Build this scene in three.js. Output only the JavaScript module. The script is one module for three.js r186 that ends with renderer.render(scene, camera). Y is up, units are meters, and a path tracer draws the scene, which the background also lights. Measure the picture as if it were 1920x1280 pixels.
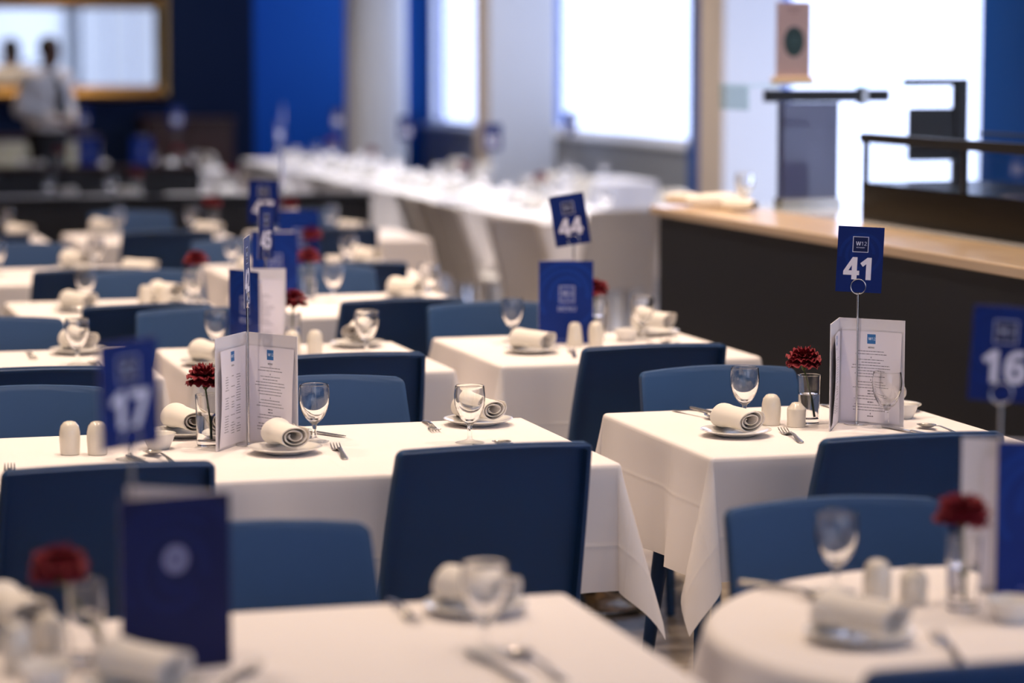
import * as THREE from 'three';
import { mergeGeometries, mergeVertices, toCreasedNormals } from 'three/addons/utils/BufferGeometryUtils.js';
import { RoundedBoxGeometry } from 'three/addons/geometries/RoundedBoxGeometry.js';
import { RectAreaLightUniformsLib } from 'three/addons/lights/RectAreaLightUniformsLib.js';

// ------------------------------------------------------------------ camera, sky, exposure
const scene = new THREE.Scene();
const YAW = Math.atan(1450 / 5000), PITCH = Math.atan(540 / 5000), EYE = 1.58;
const camera = new THREE.PerspectiveCamera(2 * Math.atan(640 / 5000) * 180 / Math.PI, 1.5, 0.1, 200);
camera.position.set(0, EYE, 0);
camera.lookAt(Math.sin(YAW) * Math.cos(PITCH), EYE - Math.sin(PITCH), -Math.cos(YAW) * Math.cos(PITCH));
camera.focus = 5.9;
camera.userData.fStop = 1.75;
scene.add(camera);

RectAreaLightUniformsLib.init();
scene.background = new THREE.Color().setRGB(2.3, 2.65, 4.0);      // overcast daylight outside the windows
const SPOT = 15.5, WARM = new THREE.Color().setRGB(1.0, 0.755, 0.56);

const NEUTRAL = new THREE.Color().setRGB(1.0, 0.93, 0.88);
const renderer = new THREE.WebGLRenderer({ antialias: true });
renderer.toneMapping = THREE.LinearToneMapping;
renderer.toneMappingExposure = 1.02;
renderer.shadowMap.enabled = true;

// ------------------------------------------------------------------ helpers
function mulberry(a) { return () => { a |= 0; a = a + 0x6D2B79F5 | 0; let t = Math.imul(a ^ a >>> 15, 1 | a); t = t + Math.imul(t ^ t >>> 7, 61 | t) ^ t; return ((t ^ t >>> 14) >>> 0) / 4294967296; }; }
const rnd = mulberry(7);
const V = (x, y, z) => new THREE.Vector3(x, y, z);
const lin = (r, g, b) => new THREE.Color().setRGB(r, g, b);
const taken = {};
function numbered(n) { const k = taken[n] = (taken[n] ?? -1) + 1; return k ? `${n}_${String(k).padStart(3, '0')}` : n; }
function shadows(o) { o.traverse(c => { if (c.isMesh) { c.castShadow = true; c.receiveShadow = true; } }); return o; }
function part(parent, name, geo, mat) { const m = new THREE.Mesh(geo, mat); m.name = name; parent.add(m); return m; }
function proto(name) { const g = new THREE.Group(); g.name = name; return g; }
const usedLabels = new Set();
function place(p, pos, ry, label, category, group) {
  const o = p.clone(); o.name = numbered(p.name); o.position.set(...pos); o.rotation.y = ry || 0;
  o.userData = { label, category }; if (group) o.userData.group = group;
  if (usedLabels.has(label)) console.log('label used twice: ' + label); usedLabels.add(label);
  scene.add(shadows(o)); return o;
}
function struct(name, geo, mat, parent) { const m = new THREE.Mesh(geo, mat); m.name = name; (parent || scene).add(m); if (!parent) m.userData.kind = 'structure'; m.castShadow = m.receiveShadow = true; return m; }
function boxAt(x0, x1, y0, y1, z0, z1) { const g = new THREE.BoxGeometry(x1 - x0, y1 - y0, z1 - z0); g.translate((x0 + x1) / 2, (y0 + y1) / 2, (z0 + z1) / 2); return g; }
function rbox(w, h, d, r, x = 0, y = 0, z = 0, s = 2) { const g = new RoundedBoxGeometry(w, h, d, s, r); g.translate(x, y, z); return g; }
function lathe(pts, seg = 40) { return new THREE.LatheGeometry(pts.map(p => new THREE.Vector2(p[0], p[1])), seg); }
// rows of points (each row the same length) -> smooth sheet
function sheet(rows, closedU = false) {
  const n = rows[0].length, pos = [], uv = [], idx = [];
  rows.forEach((r, j) => r.forEach((p, i) => { pos.push(p.x, p.y, p.z); uv.push(i / (n - 1), j / (rows.length - 1)); }));
  for (let j = 0; j + 1 < rows.length; j++) for (let i = 0; i < (closedU ? n : n - 1); i++) {
    const i2 = (i + 1) % n, a = j * n + i, b = j * n + i2, c = a + n, d = b + n; idx.push(a, b, d, a, d, c);
  }
  const g = new THREE.BufferGeometry();
  g.setAttribute('position', new THREE.Float32BufferAttribute(pos, 3)); g.setAttribute('uv', new THREE.Float32BufferAttribute(uv, 2)); g.setIndex(idx); g.computeVertexNormals(); return g;
}
// closed tube through oval sections {c, w, t, a(xis of width)}; capped by closing sections
function loft(sections, n = 10) {
  const rows = sections.map(s => { const r = []; for (let i = 0; i < n; i++) { const a = i / n * Math.PI * 2; r.push(V(s.x + Math.cos(a) * s.w, s.y + Math.sin(a) * s.t + (s.d || 0) * Math.cos(a) ** 2, s.z)); } return r; });
  const cap = s => Array.from({ length: n }, () => V(s.x, s.y, s.z));
  return sheet([cap(sections[0]), ...rows, cap(sections[sections.length - 1])], true);
}
function tube(pts, r, seg = 24, rad = 8) { return new THREE.TubeGeometry(new THREE.CatmullRomCurve3(pts), seg, r, rad, false); }
function cyl(r0, r1, h, seg, x, y, z) { const g = new THREE.CylinderGeometry(r0, r1, h, seg); g.translate(x, y, z); return g; }
function flip(g) { const i = g.index; for (let k = 0; k < i.count; k += 3) { const a = i.getX(k); i.setX(k, i.getX(k + 2)); i.setX(k + 2, a); } g.computeVertexNormals(); return g; }
const std = o => new THREE.MeshStandardMaterial(o), phys = o => new THREE.MeshPhysicalMaterial(o);

// ------------------------------------------------------------------ textures
function noiseTex(size, f, srgb = false) {
  const d = new Uint8Array(size * size * 4);
  for (let y = 0; y < size; y++) for (let x = 0; x < size; x++) { const c = f(x, y, size), k = (y * size + x) * 4; d[k] = c[0]; d[k + 1] = c[1]; d[k + 2] = c[2]; d[k + 3] = 255; }
  const t = new THREE.DataTexture(d, size, size); t.wrapS = t.wrapT = THREE.RepeatWrapping; t.magFilter = THREE.LinearFilter; t.minFilter = THREE.LinearFilter; if (srgb) t.colorSpace = THREE.SRGBColorSpace; t.needsUpdate = true; return t;
}
function valueNoise(seed, period) {
  const r = mulberry(seed), g = Float32Array.from({ length: period * period }, r), s = t => t * t * (3 - 2 * t);
  return (x, y) => { const xi = Math.floor(x), yi = Math.floor(y), fx = s(x - xi), fy = s(y - yi), at = (i, j) => g[((j % period + period) % period) * period + (i % period + period) % period];
    return (at(xi, yi) * (1 - fx) + at(xi + 1, yi) * fx) * (1 - fy) + (at(xi, yi + 1) * (1 - fx) + at(xi + 1, yi + 1) * fx) * fy; };
}
function canvasTex(w, h, draw) { const c = document.createElement('canvas'); c.width = w; c.height = h; draw(c.getContext('2d'), w, h); const t = new THREE.CanvasTexture(c); t.colorSpace = THREE.SRGBColorSpace; t.anisotropy = 8; return t; }
const nA = valueNoise(3, 64), nB = valueNoise(9, 16), nC = valueNoise(21, 8);
const linenBump = noiseTex(512, (x, y, s) => { const w = 118 + 26 * Math.sin(x * 2 * Math.PI * 128 / s) * Math.sin(y * 2 * Math.PI * 128 / s) + 40 * (nA(x * 64 / s, y * 8 / s) - .5) + 40 * (nA(x * 8 / s, y * 64 / s) - .5); return [w, w, w]; });
linenBump.repeat.set(5, 5);
const creaseBump = noiseTex(1024, (x, y, s) => {   // pressed fold lines of a laundered cloth and faint waviness
  const u = x / s, v = y / s, line = (t, c) => Math.exp(-((((t - c + .5) % 1 + 1) % 1 - .5) ** 2) / 2 / .0028 ** 2);
  let h = 128 + 34 * (nB(u * 16, v * 16) - .5) + 30 * (nC(u * 8, v * 8) - .5) + 12 * (nA(u * 64, v * 64) - .5);
  h += 46 * line(u, .25) - 46 * line(u, .5) + 46 * line(u, .75) - 40 * line(v, .3) + 46 * line(v, .62) - 40 * line(v, .95); return [h, h, h];
});
const grainTex = (a, b, seed) => { const n = valueNoise(seed, 64); return noiseTex(512, (x, y, s) => { const k = .55 * n(x * 4 / s, y * 64 / s) + .3 * n(x * 16 / s + 9, y * 64 / s) + .15 * n(x * 64 / s, y * 64 / s); return a.map((c, i) => c + (b[i] - c) * k); }, true); };
const mottle = noiseTex(256, (x, y, s) => { const k = 110 + 60 * nA(x * 64 / s, y * 64 / s) + 40 * nB(x * 16 / s, y * 16 / s); return [k, k, k]; });
const floorTex = grainTex([96, 88, 82], [176, 166, 156], 31); floorTex.repeat.set(10, 14);

// ------------------------------------------------------------------ materials
const M = {
  cloth: phys({ color: lin(.82, .785, .79), roughness: .86, bumpMap: creaseBump, bumpScale: .0022, sheen: .25, sheenRoughness: .6, side: THREE.DoubleSide }),
  napkin: phys({ color: lin(.80, .77, .73), roughness: .9, bumpMap: linenBump, bumpScale: .0004, sheen: .2, side: THREE.DoubleSide }),
  chair: phys({ color: lin(.005, .052, .165), ior: 1.56, roughness: .56, bumpMap: mottle, bumpScale: .00015 }),
  whiteChair: std({ color: lin(.66, .63, .60), roughness: .5 }),
  chrome: std({ color: lin(.72, .71, .70), roughness: .12, metalness: 1 }),
  steel: std({ color: lin(.66, .64, .61), roughness: .26, metalness: 1 }),
  glass: phys({ color: lin(1, 1, 1), roughness: 0, transmission: 1, thickness: .003, ior: 1.5 }),
  water: phys({ color: lin(1, 1, 1), roughness: 0, transmission: 1, thickness: .03, ior: 1.33 }),
  pane: phys({ color: lin(.97, .98, .98), roughness: 0, transmission: 1, thickness: 0, ior: 1.45 }),
  greenGlass: phys({ color: lin(.86, .93, .90), roughness: .02, transmission: 1, thickness: 0, ior: 1.5 }),
  ceramic: phys({ color: lin(.74, .70, .62), roughness: .22, clearcoat: .6, clearcoatRoughness: .08 }),
  china: phys({ color: lin(.80, .785, .75), roughness: .18, clearcoat: .6, clearcoatRoughness: .05 }),
  dark: std({ color: lin(.02, .018, .016), roughness: .6 }),
  petal: phys({ color: lin(.20, .002, .014), roughness: .7, sheen: .5, sheenColor: lin(.3, .01, .03), side: THREE.DoubleSide }),
  leaf: std({ color: lin(.055, .095, .022), roughness: .6 }),
  paper: std({ color: lin(.78, .76, .80), roughness: .75, side: THREE.DoubleSide }),
  shadedBluePaint: phys({ color: lin(.001, .009, .038), specularIntensity: .3, roughness: .6, bumpMap: mottle, bumpScale: .0006 }),  // the wall blue, darkened so its colour carries the shade of the mirror wall
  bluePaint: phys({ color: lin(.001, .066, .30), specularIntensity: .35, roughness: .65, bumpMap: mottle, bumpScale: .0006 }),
  whitePaint: std({ color: lin(.78, .77, .76), roughness: .7, bumpMap: mottle, bumpScale: .0006 }),
  columnPaint: std({ color: lin(.60, .60, .60), roughness: .75, bumpMap: mottle, bumpScale: .0006 }),
  warmShadePaint: std({ color: lin(.50, .40, .31), roughness: .7 }),  // warm shade of the column sides, put into the colour
  greyPanel: std({ color: lin(.27, .275, .28), roughness: .6 }),
  ceiling: std({ color: lin(.33, .325, .32), roughness: .9 }),
  floor: std({ map: floorTex, roughness: .42 }),
  charcoal: std({ color: lin(.0085, .0130, .0240), roughness: .62, bumpMap: mottle, bumpScale: .0003 }),
  black: std({ color: lin(.008, .008, .009), roughness: .4 }),
  oak: std({ map: grainTex([200, 172, 138], [226, 203, 172], 41), roughness: .4 }),
  walnut: std({ map: grainTex([34, 14, 7], [62, 29, 15], 43), roughness: .45 }),
  gilt: std({ color: lin(.30, .18, .06), roughness: .34, metalness: 1 }),
  mirror: std({ color: lin(.86, .88, .88), roughness: .01, metalness: 1 }),
  skin: std({ color: lin(.13, .062, .038), roughness: .55 }),
  hair: std({ color: lin(.006, .005, .005), roughness: .6 }),
  shirt: std({ color: lin(.70, .68, .66), roughness: .85 }),
  blackCloth: std({ color: lin(.007, .007, .009), roughness: .85 }),
  pinkBoard: std({ color: lin(.42, .31, .30), roughness: .7 }),
  blind: phys({ color: lin(.86, .86, .84), roughness: 1, transmission: .85, thickness: 0, side: THREE.DoubleSide }),
  lampGlow: std({ color: lin(0, 0, 0), emissive: lin(1, .74, .46), emissiveIntensity: 16 }),
};

// ------------------------------------------------------------------ room shell (x to the right, -z away from the camera)
const XL = -5, XR = 6.2, ZF = -24.4, ZM = -23.5, ZB = 3.6, CH = 4.0, T = .2;
{
  const fl = boxAt(XL - T, XR + T, -.12, 0, ZF - T, ZB + T); struct('floor', fl, M.floor);
  struct('ceiling', boxAt(XL - T, XR + T, CH, CH + .15, ZF - T, ZB + T), M.ceiling);
  struct('wall_left', boxAt(XL - T, XL, 0, CH, ZF - T, ZB + T), M.shadedBluePaint);
  struct('wall_mirror', boxAt(XL, 4.43, 0, CH, ZM - T, ZM), M.shadedBluePaint);
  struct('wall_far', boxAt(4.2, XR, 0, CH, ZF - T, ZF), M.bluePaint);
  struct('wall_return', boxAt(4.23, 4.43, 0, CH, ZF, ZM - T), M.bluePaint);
  // right wall with window bays [z0, z1, sill, paint of the pier that follows towards the camera]
  const bays = [[-24.33, -21.5, .93], [-20.6, -17.08, .96], [-15.75, -12.67, .12], [-6.6, -3.7, .5], [-3.5, -.6, .5], [-.4, 3.3, .5]];
  let z = ZF; const head = 3.6;
  bays.forEach(([z0, z1, sill], i) => {
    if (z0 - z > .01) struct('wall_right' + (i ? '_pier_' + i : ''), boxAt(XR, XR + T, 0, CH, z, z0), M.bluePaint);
    if (sill > .2) struct('wall_right_dado_' + (i + 1), boxAt(XR, XR + T, 0, sill - .03, z0, z1), M.greyPanel);
    else struct('wall_right_dado_' + (i + 1), boxAt(XR, XR + T, 0, sill - .03, z0, z1), M.whitePaint);
    struct('wall_right_head_' + (i + 1), boxAt(XR, XR + T, head, CH, z0, z1), M.whitePaint);
    const w = proto('window_' + (i + 1)); w.userData.kind = 'structure'; scene.add(w);
    const xm = XR + .1, f = .035;
    part(w, 'window_sill', boxAt(XR - .03, XR + T + .02, sill - .03, sill, z0, z1), M.whitePaint);
    part(w, 'window_frame', mergeGeometries([boxAt(xm - .03, xm + .03, sill, sill + f, z0, z1), boxAt(xm - .03, xm + .03, head - f, head, z0, z1), boxAt(xm - .03, xm + .03, sill + f, head - f, z0, z0 + f), boxAt(xm - .03, xm + .03, sill + f, head - f, z1 - f, z1)]), M.whitePaint);
    part(w, 'pane', boxAt(xm - .004, xm + .004, sill + f, head - f, z0 + f, z1 - f), M.pane);
    if (i > 2) part(w, 'roller_blind', boxAt(XR - .012, XR - .011, sill - .1, head + .02, z0 + .02, z1 - .02), M.blind);
    shadows(w); z = z1;
  });
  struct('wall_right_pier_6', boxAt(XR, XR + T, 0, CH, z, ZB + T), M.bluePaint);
  // glazed wall behind the camera (seen in the mirror)
  struct('wall_back', boxAt(XL, -2, 0, CH, ZB, ZB + T), M.whitePaint);
  let n = 7;
  for (let x = -2; x < 6.1; x += 1.6) {
    const x1 = Math.min(x + 1.6, XR), w = proto('window_' + n); w.userData.kind = 'structure'; scene.add(w); n++;
    const f = .06;
    part(w, 'window_frame', mergeGeometries([boxAt(x, x1, .02, .14, ZB + .05, ZB + .15), boxAt(x, x1, CH - .25, CH, ZB + .05, ZB + .15), boxAt(x, x + f, .14, CH - .25, ZB + .05, ZB + .15), boxAt(x1 - f, x1, .14, CH - .25, ZB + .05, ZB + .15)]), M.greyPanel);
    part(w, 'pane', boxAt(x + f, x1 - f, .14, CH - .25, ZB + .096, ZB + .104), M.pane); part(w, 'roller_blind', boxAt(x + .03, x1 - .03, .05, CH - .06, ZB - .012, ZB - .011), M.blind); shadows(w);
  }
  // columns
  const col = (name, geo, mat, label) => { const m = struct(name, geo, mat); return m; };
  col('column_round', cyl(.255, .255, CH, 48, 5.2, CH / 2, -22.05), M.columnPaint);
  const sq = (name, x0, x1, zf, dz) => { struct(name, boxAt(x0, x1, 0, CH, zf - dz, zf), M.columnPaint); struct(name + '_shade_face', boxAt(x0 - .012, x0, 0, CH, zf - dz, zf), M.warmShadePaint); };  // thin beige sheet paints the warm shade on the left face
  sq('column_square', 5.338, 5.84, -19, .36); sq('column_square_near', 5.67, 6.036, -15, .40);
}

// ------------------------------------------------------------------ prints
const NAVY = '#042068';
function logo(c, cx, cy, s, col = '#c9cfe6', fill = null) {
  c.save(); c.translate(cx, cy);
  if (fill) { c.fillStyle = fill; c.fillRect(-s / 2, -s / 2, s, s); }
  c.strokeStyle = col; c.lineWidth = s * .045; c.strokeRect(-s / 2, -s / 2, s, s);
  c.fillStyle = col; c.textBaseline = 'alphabetic'; c.textAlign = 'right'; c.font = `bold ${s * .36}px sans-serif`; c.fillText('W', s * .02, s * .07);
  c.textAlign = 'left'; c.font = `${s * .36}px sans-serif`; c.fillText('12', s * .02, s * .07);
  c.textAlign = 'center'; c.font = `bold ${s * .09}px sans-serif`; c.fillText('RESTAURANT', 0, s * .24); c.restore();
}
function swirl(c, w, h, col, seed) {   // the printed tone-on-tone rings of the covers
  c.save(); c.strokeStyle = col; c.globalAlpha = .38; c.lineWidth = w * .07; const r = mulberry(seed);
  for (let i = 0; i < 4; i++) { c.beginPath(); c.ellipse(w * (.5 + (r() - .5) * .1), h * .42, w * (.16 + i * .13), h * (.12 + i * .1), .4 * i, r() * 3, r() * 3 + 3.8); c.stroke(); }
  c.restore();
}
function numberCardTex(txt) {
  return canvasTex(352, 504, (c, w, h) => {
    c.fillStyle = NAVY; c.fillRect(0, 0, w, h); swirl(c, w, h, '#0b3488', 5 + txt.charCodeAt(1));
    logo(c, w * .5, h * .27, w * .33, '#cfd4ea', '#0a1648');
    c.fillStyle = '#e2e2f2'; c.textAlign = 'center'; c.textBaseline = 'alphabetic'; c.font = `bold ${h * .43}px sans-serif`;
    c.save(); c.translate(w * .5, h * .80); c.scale(1.06, 1.06); c.lineWidth = 7; c.strokeStyle = '#e2e2f2'; c.lineJoin = 'miter'; c.fillText(txt, 0, 0, w * .64); c.strokeText(txt, 0, 0, w * .64); c.restore();
  });
}
const coverTex = canvasTex(512, 732, (c, w, h) => {
  c.fillStyle = '#062a7c'; c.fillRect(0, 0, w, h); swirl(c, w, h, '#0c46a4', 11); logo(c, w * .52, h * .40, w * .27, '#b9bfe0', '#3a4c92');
  c.fillStyle = '#a9b2dc'; c.textAlign = 'center'; c.font = `${w * .125}px sans-serif`; c.fillText('MENU', w * .52, h * .61);
  c.fillStyle = '#7d88bd'; for (let i = 0; i < 9; i++) c.fillRect(w * (.22 + i * .065), h * .945, w * .045, 7);
});
const backTex = canvasTex(512, 732, (c, w, h) => {
  c.fillStyle = '#020a40'; c.fillRect(0, 0, w, h); swirl(c, w, h, '#0a1c5e', 17);
  c.fillStyle = '#7c7c9c'; c.beginPath(); c.arc(w * .5, h * .36, w * .115, 0, 7); c.fill(); c.fillStyle = '#070f4a'; c.font = `bold ${w * .11}px sans-serif`; c.textAlign = 'center'; c.fillText('W', w * .5, h * .385);
});
function pageTex(seed, columns) {
  return canvasTex(512, 724, (c, w, h) => {
    const r = mulberry(seed); c.fillStyle = '#e9e6f0'; c.fillRect(0, 0, w, h);
    c.fillStyle = '#2f6fb0'; c.fillRect(w * .43, h * .03, w * .14, h * .105); c.fillStyle = '#dfe8f4'; c.font = `bold ${w * .06}px sans-serif`; c.textAlign = 'right'; c.fillText('W', w * .505, h * .095); c.textAlign = 'left'; c.font = `${w * .06}px sans-serif`; c.fillText('12', w * .505, h * .095);
    c.fillStyle = '#33343c'; c.font = `bold ${w * .036}px sans-serif`; c.textAlign = 'center'; c.fillText('MENU', w * .5, h * .185);
    const run = (cx, y, len, th) => { let x = cx - len / 2; while (x < cx + len / 2) { const k = 5 + r() * 22; c.fillRect(x, y, Math.min(k, cx + len / 2 - x), th); x += k + 4; } };
    c.fillStyle = '#5a5b68';
    if (columns) { for (const cx of [.25, .5, .72]) for (let y = .28; y < .9; y += .027) if (r() > .2) run(w * cx, h * y, w * (.08 + r() * .1), 5); }
    else for (let y = .215; y < .93; y += .031) { const k = r(); if (k < .18) run(w * .5, h * y, w * .1, 8); else if (k < .32) { c.fillRect(w * .495, h * y, 6, 12); } else run(w * .5, h * y, w * (.3 + r() * .38), 5); }
  });
}
const pageA = std({ map: pageTex(2, false), roughness: .7, side: THREE.DoubleSide }), pageB = std({ map: pageTex(3, true), roughness: .7, side: THREE.DoubleSide });
const navyCard = phys({ color: new THREE.Color('#081c68'), roughness: .45, specularIntensity: .45 });
const coverMat = phys({ map: coverTex, roughness: .45, specularIntensity: .45 }), backMat = phys({ map: backTex, roughness: .45, specularIntensity: .45 });

// ------------------------------------------------------------------ prototypes
// table: top, column, trumpet base
const P = {};
function tableProto(wx, wz, round) {
  const g = proto('dining_table');
  part(g, 'tabletop', round ? cyl(wx / 2 - .005, wx / 2 - .005, .03, 64, 0, .728, 0) : rbox(wx - .01, .03, wz - .01, .006, 0, .728, 0), M.oak);
  const feet = wx > 1.1 ? [[-wx / 4, 0], [wx / 4, 0]] : wz > 1.1 ? [[0, -wz / 4], [0, wz / 4]] : [[0, 0]];
  for (const [x, z] of feet) {
    const p = lathe([[.03, .72], [.03, .20], [.035, .10], [.06, .05], [.13, .026], [.18, .018], [.19, .010], [.19, 0], [0, 0]], 40); p.translate(x, 0, z); part(g, 'pedestal', p, M.chrome);
    part(g, 'top_plate', rbox(.32, .012, .32, .004, x, .707, z), M.black);
  }
  return g;
}
function clothGeo(hx, hz, drop, seed) {
  const r = mulberry(seed), ph = [r() * 6, r() * 6, r() * 6, r() * 6], al = [0, 1, 2, 3].map(() => .20 + r() * .09), lat = [0, 1, 2, 3].map(() => .16 + r() * .07), fl = [0, 1, 2, 3].map(() => .03 + r() * .04);
  const rr = .012, arc = rr * Math.PI / 2;
  const axis = h => { const a = []; const D = drop; const out = [0, .004, .008, .012, arc, .04, .07, .10, .13, .16, .19, .22, .25, D].filter((v, i, s) => v <= D && s.indexOf(v) === i); for (let i = out.length - 1; i > 0; i--) a.push(-h - out[i]); const n = h > .5 ? 24 : 12; for (let i = 0; i <= n; i++) a.push(-h + 2 * h * i / n); for (let i = 1; i < out.length; i++) a.push(h + out[i]); return a; };
  const U = axis(hx), W = axis(hz), rows = [];
  const bend = d => d < arc ? [rr * Math.sin(d / rr), rr * (1 - Math.cos(d / rr)), 0] : [rr, rr + d - arc, d - arc];
  for (const v of W) {
    const row = [];
    for (const u of U) {
      const p = Math.max(Math.abs(u) - hx, 0), q = Math.max(Math.abs(v) - hz, 0), sx = Math.sign(u) || 1, sz = Math.sign(v) || 1;
      let x = Math.max(-hx, Math.min(hx, u)), z = Math.max(-hz, Math.min(hz, v)), y = 0;
      if (p > 0 && q > 0) {
        const k = (sx > 0 ? 1 : 0) + (sz > 0 ? 2 : 0), d = Math.hypot(p, q), th = Math.atan2(q, p), [o, dn, dep] = bend(d), s2 = Math.sin(2 * th);
        const h = dep * al[k] * s2 * s2, l = dep * lat[k] * Math.sin(4 * th) * .6;
        const f = fl[k] * dep * (1 - s2 * s2);
        x += sx * (o * Math.cos(th) + h * .707 + l * .707 + f * Math.cos(th)); z += sz * (o * Math.sin(th) + h * .707 - l * .707 + f * Math.sin(th));
        y = -(dn - dep + Math.sqrt(Math.max(dep * dep - h * h - l * l * .5, 0)));
      } else if (p > 0 || q > 0) {
        const [o, dn, dep] = bend(p + q), k = p > 0 ? (sx > 0 ? 0 : 1) : (sz > 0 ? 2 : 3), t = p > 0 ? v / hz : u / hx, L = (p > 0 ? v : u);
        const win = 1 - t ** 6, kk = [0, 1, 2, 3].map(i => fl[i]), c0 = p > 0 ? (sx > 0 ? 1 : 0) : (sz > 0 ? 2 : 0), c1 = p > 0 ? c0 + 2 : c0 + 1;
        const flare = (fl[c0] * (1 - t) / 2 + fl[c1] * (1 + t) / 2) * dep;
        const wave = dep * win * (.075 * Math.sin(L * 13 + ph[k]) + .04 * Math.sin(L * 29 + ph[k] * 2));
        if (p > 0) x += sx * (o + flare + wave); else z += sz * (o + flare + wave);
        y = -dn;
      }
      row.push(V(x, y, z));
    }
    rows.push(row);
  }
  const g = sheet(rows); const uv = g.attributes.uv; let k = 0; for (const v of W) for (const u of U) uv.setXY(k++, u / 1.25 + .13, v / 1.25 + .2);
  return flip(g);
}
function roundCloth(R, drop) {
  const rows = [], rr = .02, N = 160;
  for (const d of [-R, -R * .75, -R * .5, -R * .25, -.05, 0, .008, .016, .024, .0314, .06, .10, .14, .18, .22, .26, drop]) {
    const row = [];
    for (let i = 0; i <= N; i++) {
      const a = i / N * Math.PI * 2; let r = R + d, y = 0, dep = 0;
      if (d > 0) { const arc = rr * Math.PI / 2; if (d < arc) { r = R + rr * Math.sin(d / rr); y = -rr * (1 - Math.cos(d / rr)); } else { dep = d - arc; r = R + rr; y = -rr - dep; } }
      r += dep * (.10 + .17 * Math.sin(a * 11 + .6 * Math.sin(a * 3)) + .06 * Math.sin(a * 7 + 1));
      row.push(V(Math.cos(a) * r, y, Math.sin(a) * r));
    }
    rows.push(row);
  }
  const g = sheet(rows), p = g.attributes.position; for (let i = 0; i < p.count; i++) g.attributes.uv.setXY(i, p.getX(i) / 1.25 + .13, (p.getZ(i) + p.getY(i)) / 1.25 + .2); return flip(g);
}
// chair: one-piece moulded back with a raised rim on the rear, seat, four tapered legs. Origin on the floor under the top of the back; faces -z.
function chairProto(name, mat) {
  const g = proto(name), y0 = .42, y1 = .82, rim = .012;
  const us = [0, .004, rim, rim + .003, .06, .13, .2]; // distance from the edge inwards
  const vs = [0, .06, .12, .18, .24, .30, .345, y1 - y0 - rim - .010, y1 - y0 - rim - .003, y1 - y0 - rim, y1 - y0 - .006, y1 - y0 - .002, y1 - y0];
  const half = v => { const t = v / (y1 - y0); let w = .2095 - .0125 * t + .004 * Math.sin(t * Math.PI); const d = v - (y1 - y0 - .014); if (d > 0) w -= .014 - Math.sqrt(Math.max(.014 ** 2 - d * d, 0)); return w; };
  const zc = v => { const t = v / (y1 - y0); return -.115 + .115 * t ** 1.25; };
  const surf = (rear) => vs.map(v => {
    const W = half(v), row = [], fr = [...us.map(d => -(W - Math.min(d, W * .9))), ...us.slice().reverse().map(d => W - Math.min(d, W * .9))];
    fr.forEach((x, i) => {
      const e = i < us.length ? us[i] : us[fr.length - 1 - i], top = y1 - y0 - v, near = Math.min(e, top), isRim = near <= rim + .0005;
      const th = isRim ? (near < .003 ? .024 : .029) : .007, curve = -.030 * (x / .2) ** 2, arcTop = .009 * (1 - (x / .2) ** 2) * (v / .4);
      row.push(V(x, y0 + v + arcTop, zc(v) + curve + (rear ? th : (near < .003 ? .002 : 0))));
    }); return row;
  });
  const F = surf(false), R = surf(true), rows = [];
  const ring = F.map((f, j) => [...f, ...R[j].slice().reverse()]);
  const top = ring[ring.length - 1], n = F[0].length; // close the top edge by folding the ring onto its middle line
  const capRow = top.map((p, i) => { const q = top[2 * n - 1 - i]; return p.clone().add(q).multiplyScalar(.5); });
  const bg = sheet([...ring, capRow], true);
  part(g, 'backrest', toCreasedNormals(flip(bg), .7), mat);
  const seatRows = [], up = [], dn = [];
  for (let j = 0; j <= 12; j++) { const t = j / 12, z = -.125 - .335 * t, w = .205 - .01 * t - (t > .9 ? .02 * ((t - .9) / .1) ** 2 : 0), a = [], b = []; for (let i = 0; i <= 12; i++) { const s = i / 6 - 1, x = s * w, y = .435 + .012 * s * s + .02 * (1 - t) ** 3 - (t > .85 ? .02 * ((t - .85) / .15) ** 2 : 0); a.push(V(x, y, z)); b.push(V(x, y - .014, z)); } seatRows.push([...a, ...b.reverse()]); }
  const mid = seatRows[12].map((p, i) => p.clone().add(seatRows[12][25 - i]).multiplyScalar(.5)), mid0 = seatRows[0].map((p, i) => p.clone().add(seatRows[0][25 - i]).multiplyScalar(.5));
  part(g, 'seat', toCreasedNormals(sheet([mid0, ...seatRows, mid], true), .8), mat);
  for (const [sx, z0, z1] of [[-1, -.15, -.05], [1, -.15, -.05], [-1, -.43, -.455], [1, -.43, -.455]]) {
    const leg = sheet([[.017, 1], [.016, .8], [.0135, .4], [.011, .01], [0, 0]].map(([r, t]) => { const row = [], x = sx * (.185 + .02 * (1 - t)), y = .43 * t, z = z0 * t + z1 * (1 - t); for (let i = 0; i < 10; i++) { const a = i / 10 * Math.PI * 2; row.push(V(x + Math.cos(a) * r * 1.2, y, z + Math.sin(a) * r)); } return row; }), true);
    part(g, 'leg', leg, mat);
  }
  return g;
}
P.chair = chairProto('dining_chair', M.chair);
P.whiteChair = chairProto('white_chair', M.whiteChair);

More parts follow.
